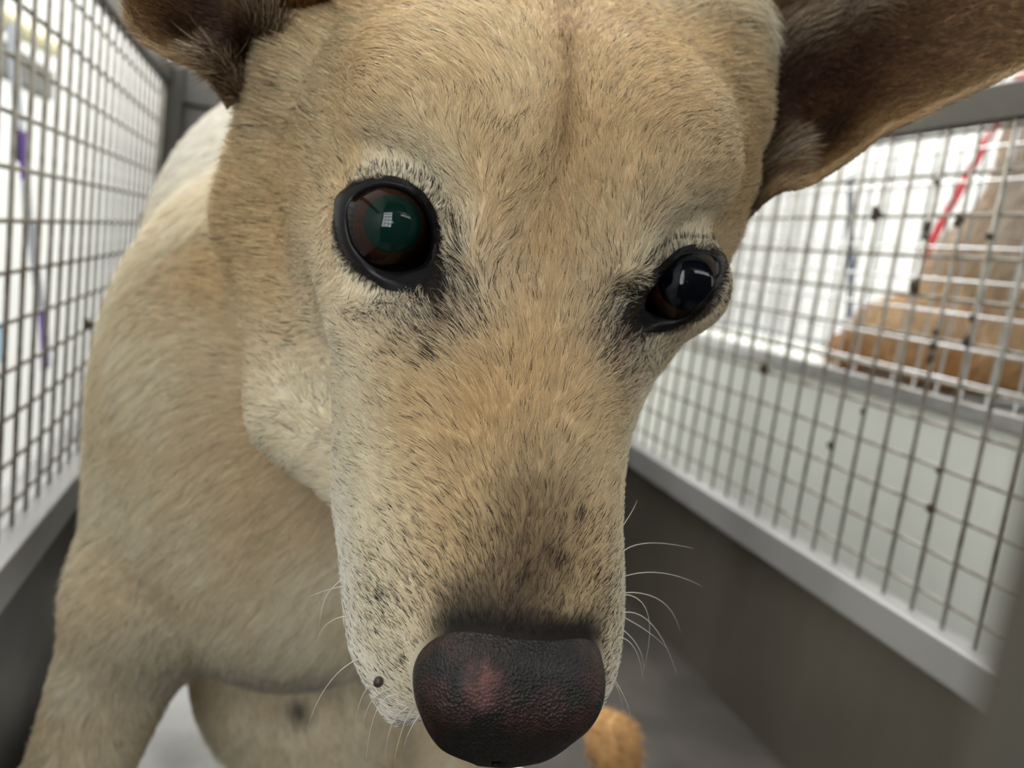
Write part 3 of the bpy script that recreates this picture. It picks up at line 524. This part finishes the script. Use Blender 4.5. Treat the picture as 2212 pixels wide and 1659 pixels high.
d2 = thing('dog', 'blurred pale tan dog lying in the second cage with the red leash', 'dog')
def sd_d2(W):
    d = ell(W, (735, 640, 380), (95, 170, 105)); d = smin(d, ell(W, (715, 545, 500), (80, 95, 170)), 50); d = smin(d, ell(W, (670, 720, 318), (48, 130, 46)), 30)
    d = smin(d, cap(W, (690, 770, 312), (655, 850, 288), 34, 20), 20); d = smin(d, cap(W, (720, 640, 430), (708, 640, 620), 78, 66), 40); d = smin(d, ell(W, (700, 600, 672), (52, 66, 50)), 25); d = smin(d, cap(W, (692, 560, 665), (684, 492, 645), 30, 21), 15)
    for q in (-1, 1): d = smin(d, cap(W, (700 + q * 34, 612, 705), (700 + q * 52, 612, 752), 17, 5), 10)
    return d
Vd, Qd = nets(sd_d2, tuple(np.arange(a, b, 7., dtype=np.float32) for a, b in ((560, 860), (380, 900), (240, 772)))); Vd = project(sd_d2, Vd.astype(float), 2, 2.)
def d2_col(W):
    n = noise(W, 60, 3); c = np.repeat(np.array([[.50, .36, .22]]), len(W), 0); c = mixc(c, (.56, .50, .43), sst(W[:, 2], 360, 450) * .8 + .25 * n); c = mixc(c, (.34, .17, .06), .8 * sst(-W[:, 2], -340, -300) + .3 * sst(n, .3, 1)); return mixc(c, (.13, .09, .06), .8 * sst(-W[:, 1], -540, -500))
me = mesh_np('body', Vd * MM, Qd); set_col(me, d2_col(Vd)); b2 = link('body', me, m_skin, d2)
if FUR:
    tri, Bc = scatter(Vd, Qd, lambda p: np.where(p[:, 0] < 760, 1., .05), 26000); gd = grad(sd_d2, Vd, 1.); gd /= np.linalg.norm(gd, axis=1)[:, None] + 1e-9
    R = (Vd[tri] * Bc[..., None]).sum(1); N = (gd[tri] * Bc[..., None]).sum(1); N /= np.linalg.norm(N, axis=1)[:, None]; C = d2_col(R) * np.exp(rng.normal(size=len(R)) * .25)[:, None]
    D = tangent(np.array([[0, .3, -1.]]) + rng.normal(size=R.shape) * .3, N); strands('fur', w2h(R), N @ HR.T, D @ HR.T, rng.uniform(12, 24, len(R)), .35 * np.ones(len(R)), np.clip(C, 0, .9), b2, m_fur)
if FUR:
    tri, Bc = scatter(V, Q, fdens, 520000); R = (V[tri] * Bc[..., None]).sum(1); N = (VN[tri] * Bc[..., None]).sum(1); N /= np.linalg.norm(N, axis=1)[:, None] + 1e-9
    vw_ = CAMH - R; dist = np.linalg.norm(vw_, axis=1); keep = (N * vw_).sum(1) / dist > -.35
    for sg in (-1, 1): keep &= eye_poly(R, EYES[sg], 'out2') > -1.3
    dn = sd_nose(R); keep &= dn > .1
    R, N, dist = R[keep], N[keep], dist[keep]; f, s_, u = R.T; W = h2w(R); head = sst(f, -115, -75) * sst(u, -128, -98); sgn = np.sign(s_)
    D = np.stack([-np.ones(len(R)), 1.5 * np.clip(s_ / 24, -1, 1) * np.abs(np.clip(s_ / 24, -1, 1)) ** .5 * (sst(f, 8, 30) * (1 - .6 * sst(f, 72, 88)) + sst(-f, 8, 30)), -.75 * sst(np.abs(s_), 18, 40) * sst(-u, 0, 30) - .2 * sst(np.abs(s_), 30, 55)], 1)
    bd = np.stack([.35 * np.sin(W[:, 2] / 60) - .4 * sst(W[:, 1], 380, 300), .5 + 0 * f, -.9 + 0 * f], 1) @ HR.T
    D = D * head[:, None] + bd * (1 - head)[:, None]
    for sg in (-1, 1):
        E_ = EYES[sg]; q = R - E_['c']; r = np.linalg.norm(q, axis=1); q = q - (q @ E_['g'])[:, None] * E_['g']; q /= np.linalg.norm(q, axis=1)[:, None] + 1e-9
        w1 = np.exp(-(np.clip(r - 14, 0, 99) / 8) ** 2)[:, None]; D = D * (1 - w1) + q * w1 * 1.2
    for k in range(3): D[:, k] += .22 * noise(R, 9, 20 + k) + .16 * noise(R, 3., 30 + k)
    D = tangent(D + rng.normal(size=D.shape) * .16, N)
    C, dk = coat(R); n = len(R)
    L = 4.0 * np.ones(n); L -= 1.2 * sst(f, 20, 70); L -= 1.0 * sst(f, 70, 86); L += 4 * sst(-f, 10, 60) * sst(np.abs(s_), 30, 60); L = L * head + (12 - 5 * sst(-W[:, 2], -200, -130)) * (1 - head)
    for sg in (-1, 1): L = np.minimum(L, 1.9 + .30 * np.clip(np.linalg.norm(R - EYES[sg]['c'], axis=1) - 13, 0, 99))
    L *= rng.uniform(.65, 1.25, n)
    isd = rng.random(n) < dk; C = C * np.exp(rng.normal(size=n) * .15)[:, None]; C[isd] = DARK * rng.uniform(.5, 1.6, (isd.sum(), 1))
    pale = (rng.random(n) < .12) & ~isd; C[pale] = np.minimum(C[pale] * 1.35 + .03, .85)
    rad = .056 * (dist / 190) ** .9 * rng.uniform(.8, 1.2, n)
    strands('fur', R, N, D, L, rad, np.clip(C, 0, .9), body, m_fur)
    for key in 'LR':
        G, A, T_, V_, eo = EARD[key]; nt, nv = T_.shape; P = G.reshape(-1, 3); Fq = np.array(grid_faces(nt, nv)); tri, Bc = scatter(P, Fq, lambda p: np.ones(len(p)), 26000)
        gt = np.gradient(G, axis=0); gv = np.gradient(G, axis=1); nn_ = np.cross(gt, gv); nn_ /= np.linalg.norm(nn_, axis=2)[..., None] + 1e-9; nn_ *= -np.sign((nn_ * A).sum(2))[..., None]
        ip = lambda X: (X.reshape(nt * nv, -1)[tri] * Bc[..., None]).sum(1)
        R, N, Tn, tt, vv = ip(G), ip(nn_), ip(gt), ip(T_[..., None])[:, 0], ip(V_[..., None])[:, 0]; N /= np.linalg.norm(N, axis=1)[:, None]; gvv = ip(gv)
        D = Tn / (np.linalg.norm(Tn, axis=1)[:, None] + 1e-9) + (.5 - vv)[:, None] * -1.2 * gvv / (np.linalg.norm(gvv, axis=1)[:, None] + 1e-9); D += np.stack([.35 * noise(R, 8, 50 + k) for k in range(3)], 1) + rng.normal(size=D.shape) * .2; D = tangent(D, N)
        tuft = np.exp(-((vv - .50 - .1 * tt) / .09) ** 2) * sst(.6 - tt, 0, .2) + np.exp(-((vv - .12) / .09) ** 2) * sst(.32 - tt, 0, .1); C = ear_col(tt, vv, R, key); C = mixc(C, (.52, .43, .32), .85 * tuft * (rng.random(len(R)) < .6)); C *= np.exp(rng.normal(size=len(R)) * .3)[:, None]
        L = (3.2 + 9 * tuft + 2.5 * np.exp(-np.minimum(vv, 1 - vv) / .03)) * rng.uniform(.6, 1.3, len(R)); edge_ = np.minimum(vv, 1 - vv) < .03; C[edge_] = np.minimum(C[edge_] * 1.5 + .06, .6)
        strands('ear_fur', R, N, D, L, .10 * rng.uniform(.8, 1.2, len(R)), np.clip(C, 0, .9), eo, m_fur, .7)
print('dog done', time.time() - t0)
